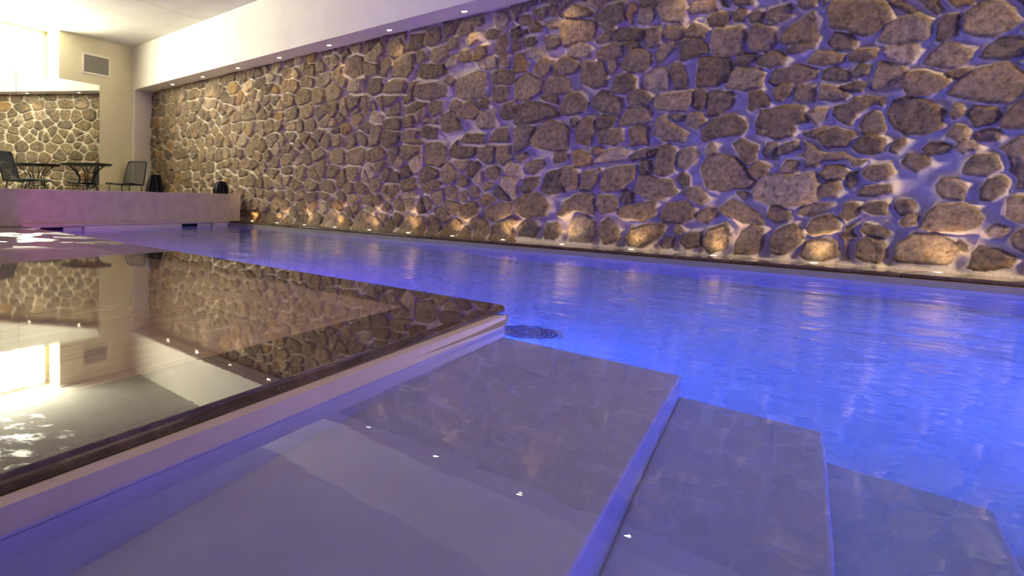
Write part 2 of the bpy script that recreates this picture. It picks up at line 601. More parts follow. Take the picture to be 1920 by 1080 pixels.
# mirror panels
for xa, xb, lab in ((4.345, 6.475, 'wide wall mirror panel behind the round table, reflecting the stone wall'),
                    (2.20, 4.337, 'wall mirror panel behind the lounge chair at the picture edge')):
    o = empty('wall_mirror', (*we((xa + xb) / 2, -0.001), 0.30), TH)
    tag(o, lab, 'mirror', 'mirror panels on the end wall')
    hw = (xb - xa) / 2 / CT
    g = MB(); g.box(-hw, hw, -0.012, -0.0, 0.0, WZ - 0.30 - 0.002)
    g.build('mirror_backing', M['edge'], o)
    g = MB(); g.add([(-hw + .001, -0.0125, 0.002), (hw - .001, -0.0125, 0.002), (hw - .001, -0.0125, WZ - 0.305), (-hw + .001, -0.0125, WZ - 0.305)], [(0, 1, 2, 3)])
    g.build('mirror_glass', M['mirror'], o)

# ventilation grille
vx0, vx1, vz0, vz1 = 6.0, 6.766, 3.03, 3.462
o = empty('ventilation_grille', (*we((vx0 + vx1) / 2, 0), vz0), TH)
tag(o, 'square louvred ventilation grille high on the cream end wall', 'vent')
hw, hh = (vx1 - vx0) / 2 / CT, vz1 - vz0
g = MB()
for a, b, c, d in ((-hw, hw, 0, 0.035), (-hw, hw, hh - 0.035, hh), (-hw, -hw + 0.035, 0.035, hh - 0.035), (hw - 0.035, hw, 0.035, hh - 0.035)):
    g.box(a, b, -0.022, 0.0, c, d)
g.build('frame', M['frame'], o, bevel=0.004)
g = MB()
n = 22
for i in range(n):
    z = 0.037 + (hh - 0.074) * (i + 0.5) / n
    g.hexa([(-hw + .035, -0.016, z - 0.006), (hw - .035, -0.016, z - 0.006), (hw - .035, -0.002, z + 0.004), (-hw + .035, -0.002, z + 0.004),
            (-hw + .035, -0.016, z - 0.002), (hw - .035, -0.016, z - 0.002), (hw - .035, -0.002, z + 0.008), (-hw + .035, -0.002, z + 0.008)])
g.build('louvre', M['vent'], o)
g = MB(); g.box(-hw + .03, hw - .03, -0.0015, 0.0, 0.03, hh - .03)
g.build('backing', M['vent'], o)

# bulkhead over the stone wall, with the pier at its far end
m = MB()
yb = YB
m.prism([(XF, yb), (8.5, yb), (8.5, EW + T * 8.5), (XF, EW + T * XF)], ZS, ZC + 0.1)
m.prism([(XF, 16.665), (8.5, 16.665 + T * (8.5 - XF)), (8.5, EW + T * 8.5 + 0.02), (XF, EW + T * XF + 0.02)], 0.3, ZS)
S(m.build('wall_bulkhead', M['white']), 'white boxed bulkhead with a soffit running above the stone wall', 'bulkhead')

# ceiling boards with open joints
m = MB()
xsl = [-5.5, -2.6, -0.05, 2.50, 5.075, XF + 0.02]
esl = [-9.0, -4.8, -1.2, 2.6, 6.4, 10.22, 14.6]
for i in range(len(xsl) - 1):
    for j in range(len(esl) - 1):
        m.sbox(xsl[i] + 0.004, xsl[i + 1] - 0.004, esl[j] + 0.004, esl[j + 1] - 0.004, ZC, ZC + 0.03)
S(m.build('ceiling', M['ceiling']), 'pale grey ceiling of large boards with thin joints', 'ceiling')
m = MB(); m.sbox(-5.5, 8.6, -9.5, 14.8, ZC + 0.028, ZC + 0.12)
S(m.build('ceiling_slab', M['gap']), 'dark slab seen through the ceiling board joints', 'ceiling')

# walls out of the picture
m = MB(); m.box(XL - 0.2, XL, YB, EW + T * XL + 0.8, -0.2, 3.9)
S(m.build('wall_left', M['white']), 'white side wall opposite the stone wall', 'wall')
m = MB(); m.box(XL - 0.2, 8.5, YB - 0.2, YB, -0.2, 3.9)
S(m.build('wall_back', M['white']), 'white wall at the near end of the room', 'wall')
m = MB()
m.prism([(XL, YB), (7.5, YB), (7.5, EB - 0.15 + T * 7.5), (XL, EB - 0.15 + T * XL)], -0.15, -0.02)
S(m.build('floor_near', M['deck']), 'brown tiled floor at the near end of the pool', 'floor')

# ------------------------------------------------------------------ stone wall
# outlines of the larger stones, measured in the plane of the wall from four view windows (x0, y0, scale)
A = (960, 0, 4.0); B = (960, 240, 4.0); Cc = (1400, 0, 3.6923); D = (1440, 300, 4.0); Ee = (480, 0, 4.0)
STONES = {
 A: """340,170 430,140 600,160 620,200 590,290 470,300 370,340 340,250|395,390 430,330 520,310 565,350 560,415 480,430 410,415|230,280 320,290 335,330 290,370 235,375
110,180 170,160 220,190 210,230 130,240|60,290 140,280 150,310 130,345 65,335|75,385 130,360 215,400 210,430 100,425|0,420 50,405 95,470 90,530 0,540
140,500 200,440 280,460 270,530 220,575 150,540|295,490 370,420 440,440 490,490 470,530 380,555 300,560|0,620 50,560 100,550 210,600 190,680 100,755 0,740
215,670 270,590 350,570 410,590 420,680 350,705 240,705|500,570 515,460 660,465 685,560 680,640 590,660 510,620|630,420 660,360 760,325 820,350 810,420 700,450 635,445
610,290 660,255 730,255 720,300 620,320|735,260 770,220 900,210 960,230 960,280 880,300 760,300|990,220 1090,215 1105,250 1080,320 1010,350 985,330
1110,250 1150,195 1230,185 1265,215 1240,280 1130,285|810,490 870,380 940,360 1010,400 1025,460 980,520 880,540 815,510|835,330 900,305 930,340 880,375
1060,420 1100,330 1190,310 1200,350 1130,430 1075,470|705,460 770,450 780,500 730,560 710,530|730,680 770,580 860,550 920,590 910,650 820,700 735,700
940,650 980,560 1050,510 1130,500 1150,580 1140,660 1000,665|1160,540 1180,480 1240,475 1290,600 1280,650 1200,660|1240,320 1290,280 1390,290 1440,340 1440,390 1380,420 1250,450
1275,230 1340,165 1400,180 1450,220 1430,280 1300,270|1305,60 1340,10 1480,5 1510,60 1430,90 1320,95|1445,130 1500,90 1590,90 1600,130 1560,185 1470,180|1630,100 1680,50 1730,80 1710,150 1640,150
1480,300 1500,220 1700,190 1730,240 1720,400 1600,410 1480,390|1360,600 1380,450 1450,420 1590,430 1620,500 1600,590 1500,640 1370,640|1640,490 1690,420 1800,395 1790,440 1700,490
1600,650 1640,540 1700,505 1830,515 1860,560 1850,650 1720,670|345,800 400,700 480,690 555,770 540,820 440,865 360,850|580,790 620,740 700,715 800,750 815,800 780,850 650,840
590,720 640,680 700,690 690,725 610,750|850,730 900,670 960,680 1030,740 1010,780 880,785|1050,770 1080,710 1320,680 1330,770 1300,815 1150,835 1060,820|1345,680 1400,660 1430,700 1430,770 1400,825 1350,800
1440,860 1450,710 1480,685 1620,690 1635,760 1620,800 1540,850|0,800 80,770 180,760 280,810 330,860 240,890 60,940 0,930|190,720 310,720 320,770 250,760|780,900 850,820 1000,800 1020,850 980,930 790,935
1170,870 1250,860 1290,890 1220,910|1285,890 1320,850 1400,860 1400,920 1370,960 1300,930|1060,1000 1080,890 1130,880 1210,950 1300,1000 1270,1050 1150,1060|1410,970 1480,900 1650,860 1740,910 1740,960 1680,1010 1420,1045
610,910 650,870 760,870 740,930 690,960 620,950|490,930 530,880 590,890 590,1000 570,1080 470,1060|130,1040 200,950 280,900 380,940 415,980 390,1120 280,1130 140,1080|0,960 90,930 150,960 100,1080 0,1150
630,1000 680,960 790,970 805,1050 740,1085 640,1075|850,970 900,950 1000,955 990,1080 860,1090|420,900 470,890 480,930 430,950|600,120 700,40 820,20 820,140 740,190 620,150|830,110 880,20 910,50 880,170
940,60 1040,60 1050,130 1010,180 940,170|1070,60 1110,0 1270,0 1280,70 1240,160 1100,150|650,190 700,150 750,160 750,230 670,230|50,130 110,110 120,170 60,190|130,70 240,60 240,110 190,140|240,180 330,170 350,200 260,220
380,90 450,40 560,70 580,100 490,130 390,130|920,-20 1060,-30 1060,30 950,40|1630,-20 1780,-30 1780,30 1660,30""",
 B: """290,230 310,180 380,180 390,240 300,265|420,190 480,165 560,200 570,270 460,295 430,250|590,250 690,180 800,145 855,180 840,225 720,250 600,265|570,160 640,145 650,180 590,210|870,220 990,150 1000,220 880,250
1010,160 1070,150 1060,190 1010,210|1060,340 1090,140 1160,125 1200,160 1190,320 1120,360|1215,270 1240,170 1320,150 1380,190 1340,250 1280,290 1220,290|1430,170 1470,110 1520,180 1450,200|1640,120 1690,85 1830,130 1800,220 1750,270 1710,230 1690,170
1860,170 1900,100 1960,110 1960,220 1880,210|1390,310 1440,220 1560,195 1660,220 1740,330 1800,410 1760,440 1580,470 1440,450 1400,370|1770,300 1830,250 1900,290 1880,350 1810,370|75,290 130,240 200,240 220,280 130,350 85,330
10,210 80,180 100,210 40,260 10,250|40,450 80,390 180,370 170,420 120,480 50,475|200,470 230,340 340,310 350,380 360,480 250,495|355,390 370,300 460,310 480,370 470,455 390,465|495,470 520,340 630,310 620,390 560,470
635,450 690,320 780,290 905,290 890,370 800,470 680,465|930,330 940,260 1020,240 1030,330 960,350|920,470 940,360 1020,360 1080,390 1180,400 1210,480 1060,540 960,510|1210,370 1260,330 1300,370 1290,420 1250,440
1250,480 1300,450 1400,470 1440,530 1400,570 1300,520|1660,490 1720,480 1770,500 1720,535|0,540 60,500 170,495 220,530 255,600 230,660 80,670 0,640|320,650 370,560 480,500 580,510 600,600 590,640 440,610 350,655|600,560 630,510 740,510 780,550 740,620 660,640
790,510 830,470 890,490 890,560 820,560|770,640 830,590 920,590 1050,550 1050,640 960,690 800,670|1080,660 1150,570 1270,550 1340,600 1340,680 1250,710 1110,700|1370,650 1440,590 1500,600 1500,660 1430,710 1375,700|1530,600 1620,550 1760,590 1830,660 1850,720 1700,710 1580,660
10,750 60,700 140,700 170,760 140,820 30,810|215,790 240,720 310,710 350,780 310,830 230,830|400,760 430,680 520,650 590,700 600,800 570,850 420,845|640,800 650,710 700,680 780,760 790,830 700,865|830,820 880,760 1000,720 1120,720 1110,790 980,880 870,880
1080,860 1120,820 1190,830 1180,890 1110,900|1250,860 1290,800 1400,790 1400,880 1300,900|1420,830 1460,760 1580,730 1610,800 1590,900 1490,930 1430,890|1660,880 1700,780 1790,720 1840,760 1850,900 1790,950 1670,940|1200,770 1220,720 1260,770 1230,800""",
 Cc: """560,60 600,0 850,0 960,40 980,120 920,180 820,235 690,190 570,190|230,270 300,180 450,95 470,180 470,280 350,290 240,285|5,290 20,200 60,170 180,200 190,290 130,340 20,340|120,110 150,60 260,30 285,60 270,120 180,150|0,110 60,80 100,90 90,140 10,140
270,340 320,300 460,290 450,320 360,355 290,355|540,290 590,230 720,230 740,270 710,345 580,330|900,270 960,170 1060,110 1170,85 1240,140 1230,240 1180,270 1000,290|1290,270 1310,160 1360,110 1430,110 1440,180 1410,240 1330,280|1490,210 1500,90 1600,30 1750,0 1830,60 1870,140 1800,190 1680,240 1580,240
340,40 360,0 470,0 460,50 380,60|940,-20 1060,0 1150,50 1130,70 1000,30|1380,-20 1540,-20 1530,30 1430,45|50,420 110,370 190,350 260,390 240,430 140,470 70,450|415,430 470,360 570,345 650,390 650,420 540,440|690,400 760,350 880,340 880,390 800,420 700,425
930,350 1000,300 1150,300 1150,350 1120,430 1060,430 1000,400|1210,440 1250,360 1300,310 1400,305 1530,350 1530,400 1430,450 1260,455|1610,400 1640,320 1720,260 1850,260 1920,300 1920,360 1780,410|130,560 170,490 330,445 460,480 440,530 290,580 160,585
500,540 520,480 600,460 710,510 680,545 540,555|0,600 0,480 60,480 90,520 85,590|845,600 870,500 900,425 1050,425 1070,490 1065,600 960,625|1075,580 1100,510 1250,505 1390,560 1360,600 1240,645 1120,650|1370,500 1450,475 1530,480 1460,540 1380,530
1380,650 1440,590 1560,500 1780,440 1920,510 1920,620 1790,690 1640,695 1460,670|720,490 760,450 830,460 810,510 740,530|170,620 220,590 290,590 270,650 210,690 180,680|300,650 330,590 420,580 445,640 430,700 340,710 300,690|470,680 490,600 590,600 690,650 660,680 550,690
0,740 10,640 90,630 140,690 130,720 40,755|640,600 740,560 810,580 780,620 680,620|50,850 90,770 200,740 360,740 400,830 330,860 300,940 180,950 60,910|420,790 450,760 530,760 520,810 460,850|760,860 790,800 860,765 920,800 925,880 880,935 780,920
970,780 1000,700 1100,660 1230,690 1330,760 1320,870 1200,920 1080,930 1000,880|1390,770 1420,720 1480,730 1490,790 1420,810|1530,790 1580,740 1700,740 1720,790 1690,850 1570,870|1740,870 1780,770 1860,710 1920,680 1960,760 1920,880 1800,890|1380,930 1430,870 1510,880 1520,940 1460,980
1560,930 1640,900 1730,910 1720,950 1580,960|380,930 430,900 520,880 440,950|720,1020 760,960 860,930 940,970 940,1030 840,1060 740,1050|990,1030 1010,980 1060,960 1080,990 1030,1045|1210,1030 1250,990 1330,980 1390,1010 1380,1050 1250,1060
460,940 600,880 730,930 680,1000 540,1010|1430,1030 1500,980 1570,970 1580,1020 1490,1060|180,1060 230,1000 320,980 340,1030 260,1060""",
 D: """-120,220 -60,130 60,110 340,105 370,180 340,300 200,330 0,325 -110,290|380,110 420,55 540,50 560,90 530,140 430,160|360,230 400,190 500,170 530,210 480,270 380,270|560,180 590,100 640,90 640,160 590,200|700,100 740,50 880,40 910,90 880,130 790,150 710,120
650,250 700,210 790,200 900,200 890,240 760,265|1240,200 1290,150 1400,140 1440,190 1440,280 1300,280 1250,250|1570,220 1640,150 1740,130 1790,170 1750,230 1650,300 1590,300|1790,430 1800,290 1870,270 1930,270 1960,380 1930,460 1850,460|200,400 220,350 380,330 440,330 410,370 290,410
530,420 550,330 620,310 660,340 640,410 580,440|690,360 740,330 840,320 880,350 860,400 760,400|940,370 960,310 1050,310 1080,350 1070,400 980,410|980,480 1030,430 1110,430 1090,480 1010,490|1140,510 1190,410 1280,340 1440,320 1560,370 1590,430 1540,490 1380,520 1200,530
290,510 330,440 430,415 510,440 500,510 430,550 320,550|680,520 710,480 810,500 880,550 850,580 740,560|0,590 60,530 180,490 240,520 230,600 120,690 20,690|-40,430 0,350 80,340 140,420 120,460 20,470|230,700 260,610 370,590 490,620 510,720 400,745 280,730
650,720 640,620 720,570 840,620 860,720 820,770 720,760|930,740 960,620 1070,560 1280,560 1400,640 1370,720 1340,780 1180,770 1010,760|1480,800 1510,700 1560,640 1700,680 1830,740 1800,800 1680,820 1540,820|1380,640 1420,610 1460,640 1440,680|1620,530 1680,480 1770,520 1720,570 1640,560
1810,600 1850,550 1930,520 1980,600 1930,700 1850,660|990,20 1030,-40 1170,-40 1180,40 1090,80|1470,100 1490,30 1560,-40 1690,-40 1720,60 1620,110|80,70 120,10 210,20 200,70 120,90""",
 Ee: """1490,250 1540,150 1600,150 1600,230 1530,270|1600,140 1680,125 1690,160 1650,195 1610,180|1760,150 1780,90 1850,90 1870,150 1840,210 1780,200|1560,300 1590,255 1640,260 1660,310 1580,345|1700,270 1740,220 1810,230 1790,270 1720,290|1780,390 1800,290 1850,260 1880,330 1850,410 1800,410
1620,450 1660,350 1720,340 1710,420 1660,460|1515,390 1590,370 1590,450 1520,460|1640,480 1720,420 1780,440 1780,510 1660,510|1800,490 1820,410 1870,410 1870,500 1810,515|1400,380 1440,290 1490,280 1500,350 1430,385|1410,480 1450,430 1500,440 1490,490 1430,505
1470,640 1520,580 1620,540 1690,560 1700,640 1680,730 1560,740 1480,720|1740,610 1750,540 1785,530 1790,620|1795,610 1800,530 1920,530 1920,610 1850,630|1740,740 1750,650 1860,650 1850,750 1780,770|1180,720 1200,640 1320,620 1420,660 1410,720 1290,745|1380,610 1420,570 1465,600 1440,640
1180,560 1210,490 1390,480 1410,540 1340,580 1220,590|1000,570 1020,460 1090,410 1170,400 1170,520 1120,580|920,570 940,440 990,430 1000,490 970,570|1120,370 1140,260 1240,240 1240,330 1180,375|970,410 990,310 1060,290 1110,360 1100,410 1020,425|1250,320 1270,220 1360,200 1370,310 1290,335
1280,440 1310,360 1400,340 1420,420 1350,465 1290,460|1185,460 1190,380 1240,390 1260,440 1210,475|1420,800 1450,750 1510,770 1490,830 1430,830|1490,880 1520,780 1590,760 1660,840 1640,890|1640,780 1680,735 1730,760 1720,810 1660,800|1640,920 1670,850 1770,840 1770,950 1660,965
1365,980 1370,860 1420,840 1480,850 1510,970 1400,990|1800,860 1840,780 1920,760 1920,880 1830,900|1730,1060 1780,970 1860,970 1880,1060|1510,1060 1550,1000 1680,1010 1690,1070|1270,820 1290,760 1370,770 1370,840 1310,870|1210,1010 1240,950 1330,960 1340,1030 1260,1040
810,680 830,600 920,590 930,680 850,710|680,680 690,600 780,590 780,690 720,700|940,690 960,620 1020,600 1110,610 1100,690|640,540 660,440 720,410 770,430 770,540 700,580""",
}
XW = 8.085                         # back plane of the mortar valleys


def stone_wall():
    cam = sc.camera.matrix_world
    R3 = cam.to_3x3()
    polys = []
    xw = 7.965
    for (ox, oy, s), txt in STONES.items():
        for row in txt.strip().split('\n'):
            for pt in row.split('|'):
                P = []
                for ab in pt.split():
                    a, b = ab.split(',')
                    px, py = ox + float(a) / s, oy + float(b) / s
                    d = R3 @ Vector(((px - CX) / FOCAL, -(py - CY) / FOCAL, -1))
                    t = xw / d.x
                    P.append((d.y * t, CAM_H + d.z * t))
                polys.append(np.array(P))
    rng = np.random.default_rng(5)
    # grid: finer towards the near end of the wall
    ys = [-4.95]
    while ys[-1] < 16.95:
        y = ys[-1]
        ys.append(y + (0.05 if y < 1.3 else 0.0105 + 0.0009 * max(0, y - 2.0)))
    ys = np.array(ys); zs = np.linspace(0.0, ZS + 0.01, 250)
    Y, Z = np.meshgrid(ys, zs, indexing='ij')

    def vnoise(a, b, seed, cell):
        r = np.random.default_rng(seed).random((256, 256))
        u, v = a / cell + 1000, b / cell + 1000
        i, j = np.floor(u).astype(int), np.floor(v).astype(int)
        fu, fv = u - i, v - j
        fu = fu * fu * (3 - 2 * fu); fv = fv * fv * (3 - 2 * fv)
        g = lambda p, q: r[p % 256, q % 256]
        return (g(i, j) * (1 - fu) + g(i + 1, j) * fu) * (1 - fv) + (g(i, j + 1) * (1 - fu) + g(i + 1, j + 1) * fu) * fv

    def fbm(a, b, seed, cell, n=3):
        s = 0; w = 1.0; tot = 0
        for k in range(n):
            s = s + w * (vnoise(a, b, seed + k, cell / 2 ** k) - 0.5); tot += w; w *= 0.5
        return s / tot

    wy = Y + 0.045 * fbm(Y, Z, 11, 0.16)
    wz = Z + 0.045 * fbm(Y, Z, 31, 0.16)
    dist = np.full(Y.shape, -1.0)
    sid = np.full(Y.shape, -1, int)
    cov = np.full(Y.shape, -1.0)          # distance outside the drawn stones (negative)

    def sdf(P, a, b):                     # positive inside
        n = len(P); d2 = np.full(a.shape, 1e9); ins = np.zeros(a.shape, bool)
        for i in range(n):
            x0, y0 = P[i]; x1, y1 = P[(i + 1) % n]
            ex, ey = x1 - x0, y1 - y0
            t = np.clip(((a - x0) * ex + (b - y0) * ey) / (ex * ex + ey * ey), 0, 1)
            d2 = np.minimum(d2, (a - x0 - ex * t) ** 2 + (b - y0 - ey * t) ** 2)
            c = ((y0 > b) != (y1 > b)) & (a < ex * (b - y0) / (ey + 1e-12) + x0)
            ins ^= c
        d = np.sqrt(d2)
        return np.where(ins, d, -d)

    nid = 0
    cents = []
    for P in polys:
        c = P.mean(0)
        a0, a1 = np.searchsorted(ys, [P[:, 0].min() - 0.15, P[:, 0].max() + 0.15])
        b0, b1 = np.searchsorted(zs, [P[:, 1].min() - 0.15, P[:, 1].max() + 0.15])
        if a1 <= a0 or b1 <= b0: continue
        sl = np.s_[a0:a1, b0:b1]
        d = sdf(P, wy[sl], wz[sl]) + 0.016
        up = d > dist[sl]
        dist[sl] = np.where(up, d, dist[sl]); sid[sl] = np.where(up, nid, sid[sl])
        cents.append(c); nid += 1
    drawn = dist.copy()
    # random rubble for the rest, wider than tall, in rough courses
    seeds = []
    z = 0.10
    row = 0
    while z < ZS + 0.1:
        h = rng.uniform(0.13, 0.29)
        y = -5.2 + rng.uniform(0, 0.3)
        while y < 17.2:
            w = rng.uniform(0.17, 0.60)
            seeds.append((y + w / 2, z + rng.uniform(-0.045, 0.045) + 0.05 * math.sin(y * 0.9 + row)))
            if rng.random() < 0.22:
                seeds.append((y + w + 0.02, z + rng.choice([-1, 1]) * 0.09))
            y += w
        z += h; row += 1
    seeds = np.array(seeds)
    # keep seeds away from the drawn stones
    keep = []
    for s in seeds:
        i = np.clip(np.searchsorted(ys, s[0]), 0, len(ys) - 1); j = np.clip(np.searchsorted(zs, s[1]), 0, len(zs) - 1)
        keep.append(drawn[i, j] < -0.052)
    seeds = seeds[np.array(keep)]
    AN = 1.25
    F1 = np.full(Y.shape, 1e9); I1 = np.full(Y.shape, -1, int)
    RAD = 0.7

    def win(s):
        a0, a1 = np.searchsorted(ys, [s[0] - RAD, s[0] + RAD]); b0, b1 = np.searchsorted(zs, [s[1] - RAD, s[1] + RAD])
        return np.s_[a0:a1, b0:b1]
    for k, s in enumerate(seeds):
        sl = win(s)
        d = (wy[sl] - s[0]) ** 2 + (AN * (wz[sl] - s[1])) ** 2
        up = d < F1[sl]
        F1[sl] = np.where(up, d, F1[sl]); I1[sl] = np.where(up, k, I1[sl])
    BD = np.zeros(Y.shape)
    KS = 42.0
    sx = np.array([s[0] for s in seeds]); sz = np.array([s[1] * AN for s in seeds])
    for k, s in enumerate(seeds):
        sl = win(s)
        own = I1[sl]
        d2 = (wy[sl] - s[0]) ** 2 + (AN * (wz[sl] - s[1])) ** 2
        L = np.sqrt((sx[own] - s[0]) ** 2 + (sz[own] - s[1] * AN) ** 2)
        bd = (d2 - F1[sl]) / (2 * np.maximum(L, 1e-3))
        ok = (own >= 0) & (own != k)
        BD[sl] += np.where(ok, np.exp(-KS * np.minimum(bd, 0.5)), 0)
    BD = -np.log(np.maximum(BD, 1e-6)) / KS
    BD = np.where(I1 >= 0, BD, -0.2)
    BD = np.minimum(BD, 0.16 - np.sqrt(np.minimum(F1, 9)) + 0.14)     # no stone grows past about 22 cm from its seed
    rd = BD - 0.001 - 0.016 * (fbm(Y, Z, 51, 0.3, 2) + 0.5)
    rd = np.minimum(rd, -drawn - 0.036)                                # mortar between drawn and random stones
    up = rd > dist
    dist = np.where(up, rd, dist); sid = np.where(up, nid + np.maximum(I1, 0), sid)
    total = nid + len(seeds)
    sid = np.maximum(sid, 0)
    # per stone: projection, tilt, colour
    proj = rng.uniform(0.068, 0.12, total)
    tl = rng.normal(0, 0.07, (total, 2))
    cy_ = np.concatenate([np.array([c[0] for c in cents]), sx]); cz_ = np.concatenate([np.array([c[1] for c in cents]), sz / AN])
    pal = np.array([(0.215, 0.165, 0.115), (0.26, 0.20, 0.135), (0.195, 0.155, 0.115), (0.30, 0.235, 0.16), (0.23, 0.185, 0.14), (0.27, 0.215, 0.155), (0.34, 0.225, 0.11), (0.38, 0.31, 0.23)])
    pc = rng.choice(len(pal), total, p=[0.2, 0.2, 0.17, 0.14, 0.12, 0.09, 0.03, 0.05])
    tint = 1.0 * pal[pc] * rng.uniform(0.85, 1.15, (total, 1))
    sstep = lambda a, b, x: (lambda t: t * t * (3 - 2 * t))(np.clip((x - a) / (b - a), 0, 1))
    mask = sstep(-0.004, 0.006, dist + 0.006 * fbm(Y, Z, 71, 0.05, 2))
    H = proj[sid]
    # mortar: smooth concave fillet that climbs from the joint to the edge of each stone
    tfill = np.clip(1 + dist / 0.055, 0, 1)
    fil = 0.62 * tfill ** 1.6
    st = 0.62 + 0.38 * sstep(0.0, 0.022, dist)
    prof = np.where(dist < 0, fil, st) * H
    rgh = np.where(sid < nid, 1.0, 1.7)
    rough = rgh * (0.020 * fbm(Y, Z, 91, 0.10, 4) + 0.028 * np.abs(fbm(Y + 3, Z, 131, 0.16, 3)))
    tilt = np.clip(tl[sid, 0] * (Y - cy_[sid]) + tl[sid, 1] * (Z - cz_[sid]), -0.02, 0.02)
    hgt = prof + mask * (rough + tilt * np.clip(dist / 0.03, 0, 1)) + 0.004 * fbm(Y, Z, 171, 0.03, 2) + 0.020 * fbm(Y, Z, 191, 0.9, 2)
    hgt += 0.11 * np.exp(-(Z / 0.045) ** 1.3) * (1 - 0.5 * mask)
    X = XW - hgt
    mort = np.array((0.60, 0.53, 0.435)) * (1 + 0.18 * fbm(Y, Z, 211, 0.4, 3))[..., None]
    colr = mort * (1 - mask[..., None]) + tint[sid] * mask[..., None]
    nY, nZ = Y.shape
    verts = np.stack([X, Y, Z], -1).reshape(-1, 3).astype(np.float32)
    idx = np.arange(nY * nZ).reshape(nY, nZ)
    quads = np.stack([idx[:-1, :-1], idx[:-1, 1:], idx[1:, 1:], idx[1:, :-1]], -1).reshape(-1, 4)
    me = bpy.data.meshes.new('wall_stone')
    me.vertices.add(len(verts)); me.vertices.foreach_set('co', verts.ravel())
    me.loops.add(quads.size); me.loops.foreach_set('vertex_index', quads.ravel().astype(np.int32))
    me.polygons.add(len(quads))
    me.polygons.foreach_set('loop_start', np.arange(0, quads.size, 4, dtype=np.int32))
    me.polygons.foreach_set('loop_total', np.full(len(quads), 4, np.int32))
    me.polygons.foreach_set('use_smooth', np.ones(len(quads), bool))
    me.update(calc_edges=True)
    ca = me.color_attributes.new('tint', 'FLOAT_COLOR', 'POINT')
    ca.data.foreach_set('color', np.concatenate([colr.reshape(-1, 3), np.ones((nY * nZ, 1))], 1).astype(np.float32).ravel())
    fa = me.attributes.new('stone', 'FLOAT', 'POINT')
    fa.data.foreach_set('value', mask.astype(np.float32).ravel())
    o = bpy.data.objects.new('wall_stone', me)
    COL.objects.link(o)
    me.materials.append(M['stone'])
    S(o, 'long rubble stone wall with pale mortar beside the pool', 'wall')


stone_wall()
m = MB(); m.box(8.11, 8.4, YB, 17.3, -0.2, 3.0)
S(m.build('wall_core', M['endwall']), 'solid core behind the rubble stone face', 'wall')

# ------------------------------------------------------------------ lamps in the soffit and in the floor strip
ORD = ['first', 'second', 'third', 'fourth', 'fifth', 'sixth', 'seventh', 'eighth', 'ninth', 'tenth', 'eleventh', 'twelfth',
       'thirteenth', 'fourteenth', 'fifteenth', 'sixteenth']


def fixture(name, loc, flip, r):
    o = empty(name, loc)
    s = -1 if flip else 1
    a = MB(); a.lathe([(r * 1.35, 0.0), (r * 1.35, s * 0.003), (r * 1.02, s * 0.005), (r * 1.02, s * 0.001)], seg=24, cap0=True, cap1=False)
    a.build('ring', M['spotring'], o, smooth=False)
    b = MB(); b.lathe([(r, s * 0.0012), (r * 0.9, s * 0.004), (r * 0.4, s * 0.006)], seg=24)
    b.build('lens', M['spotlens'], o)
    return o


sp0 = None
for i in range(12):
    y = 15.373 - 1.3567 * i
    loc = (7.766, y, ZS)
    if sp0 is None:
        sp0 = fixture('soffit_spotlight', loc, True, 0.034); o = sp0
    else:
        o = copy_tree(sp0); o.location = loc
    tag(o, 'small round soffit spotlight above the stone wall, %s from the far end' % ORD[i], 'spotlight', 'soffit spotlights above the stone wall')
    bpy.context.view_layer.update()
    light('soffit_beam', 'SPOT', (7.766, y, ZS - 0.03), (0.30, 0, -1), 13, WARM, 0.03, 1.5, 0.9, parent=o)

up0 = None
for i in range(14):
    y = 12.20 - 0.8162 * i
    loc = (7.887, y, 0.0)
    if up0 is None:
        up0 = fixture('floor_uplight', loc, False, 0.026); o = up0
    else:
        o = copy_tree(up0); o.location = loc
    tag(o, 'tiny recessed uplight in the coping under the stone wall, %s from the low wall' % ORD[i], 'uplight', 'uplights along the foot of the stone wall')
    bpy.context.view_layer.update()
    light('floor_beam', 'SPOT', (7.880, y, 0.02), (0.16, 0, 1), 8.0, (1.0, 0.68, 0.34), 0.02, 2.2, 1.0, parent=o)

# ------------------------------------------------------------------ things in the pool
for (xa, xb, lab) in ((6.16, 7.05, 'skimmer mouth in the far pool wall near the stone wall'), (3.25, 4.088, 'skimmer mouth in the far pool wall beside the deck')):
    o = empty('pool_skimmer', (*we((xa + xb) / 2, 0, LW), -0.20), TH)
    tag(o, lab, 'skimmer', 'skimmers in the far pool wall')
    hw = (xb - xa) / 2 / CT
    g = MB(); H = 0.178
    for a, b, c, d in ((-hw - 0.02, hw + 0.02, H - 0.012, H), (-hw - 0.02, hw + 0.02, -0.01, 0.012), (-hw - 0.02, -hw + 0.03, 0.012, H - 0.012), (hw - 0.03, hw + 0.02, 0.012, H - 0.012)):
        g.box(a, b, -0.012, 0.02, c, d)
    g.build('frame', M['skim'], o)
    g = MB()
    g.box(-hw + .03, hw - .03, 0.12, 0.13, 0, H); g.box(-hw + .02, -hw + .03, 0.02, 0.13, 0, H); g.box(hw - .03, hw - .02, 0.02, 0.13, 0, H)
    g.build('housing', M['dark'], o)
    g = MB(); g.box(0.05, hw - 0.035, 0.03, 0.045, 0.012, H - 0.02)
    g.build('weir_flap', M['skim'], o)

o = empty('pool_lamp', (*we(5.125, -0.001, LW), -0.14), TH)
tag(o, 'small blue lamp at the waterline of the far pool wall', 'pool lamp')
g = MB(); g.lathe([(0.06, 0), (0.06, 0.012), (0.045, 0.016), (0.045, 0.004)], seg=24, cap1=False)
ob = g.build('ring', M['steel'], o); ob.rotation_euler = (math.pi / 2, 0, 0)
g = MB(); g.lathe([(0.045, 0.004), (0.035, 0.012), (0.012, 0.016)], seg=24)
ob = g.build('lens', M['bluelens'], o); ob.rotation_euler = (math.pi / 2, 0, 0)

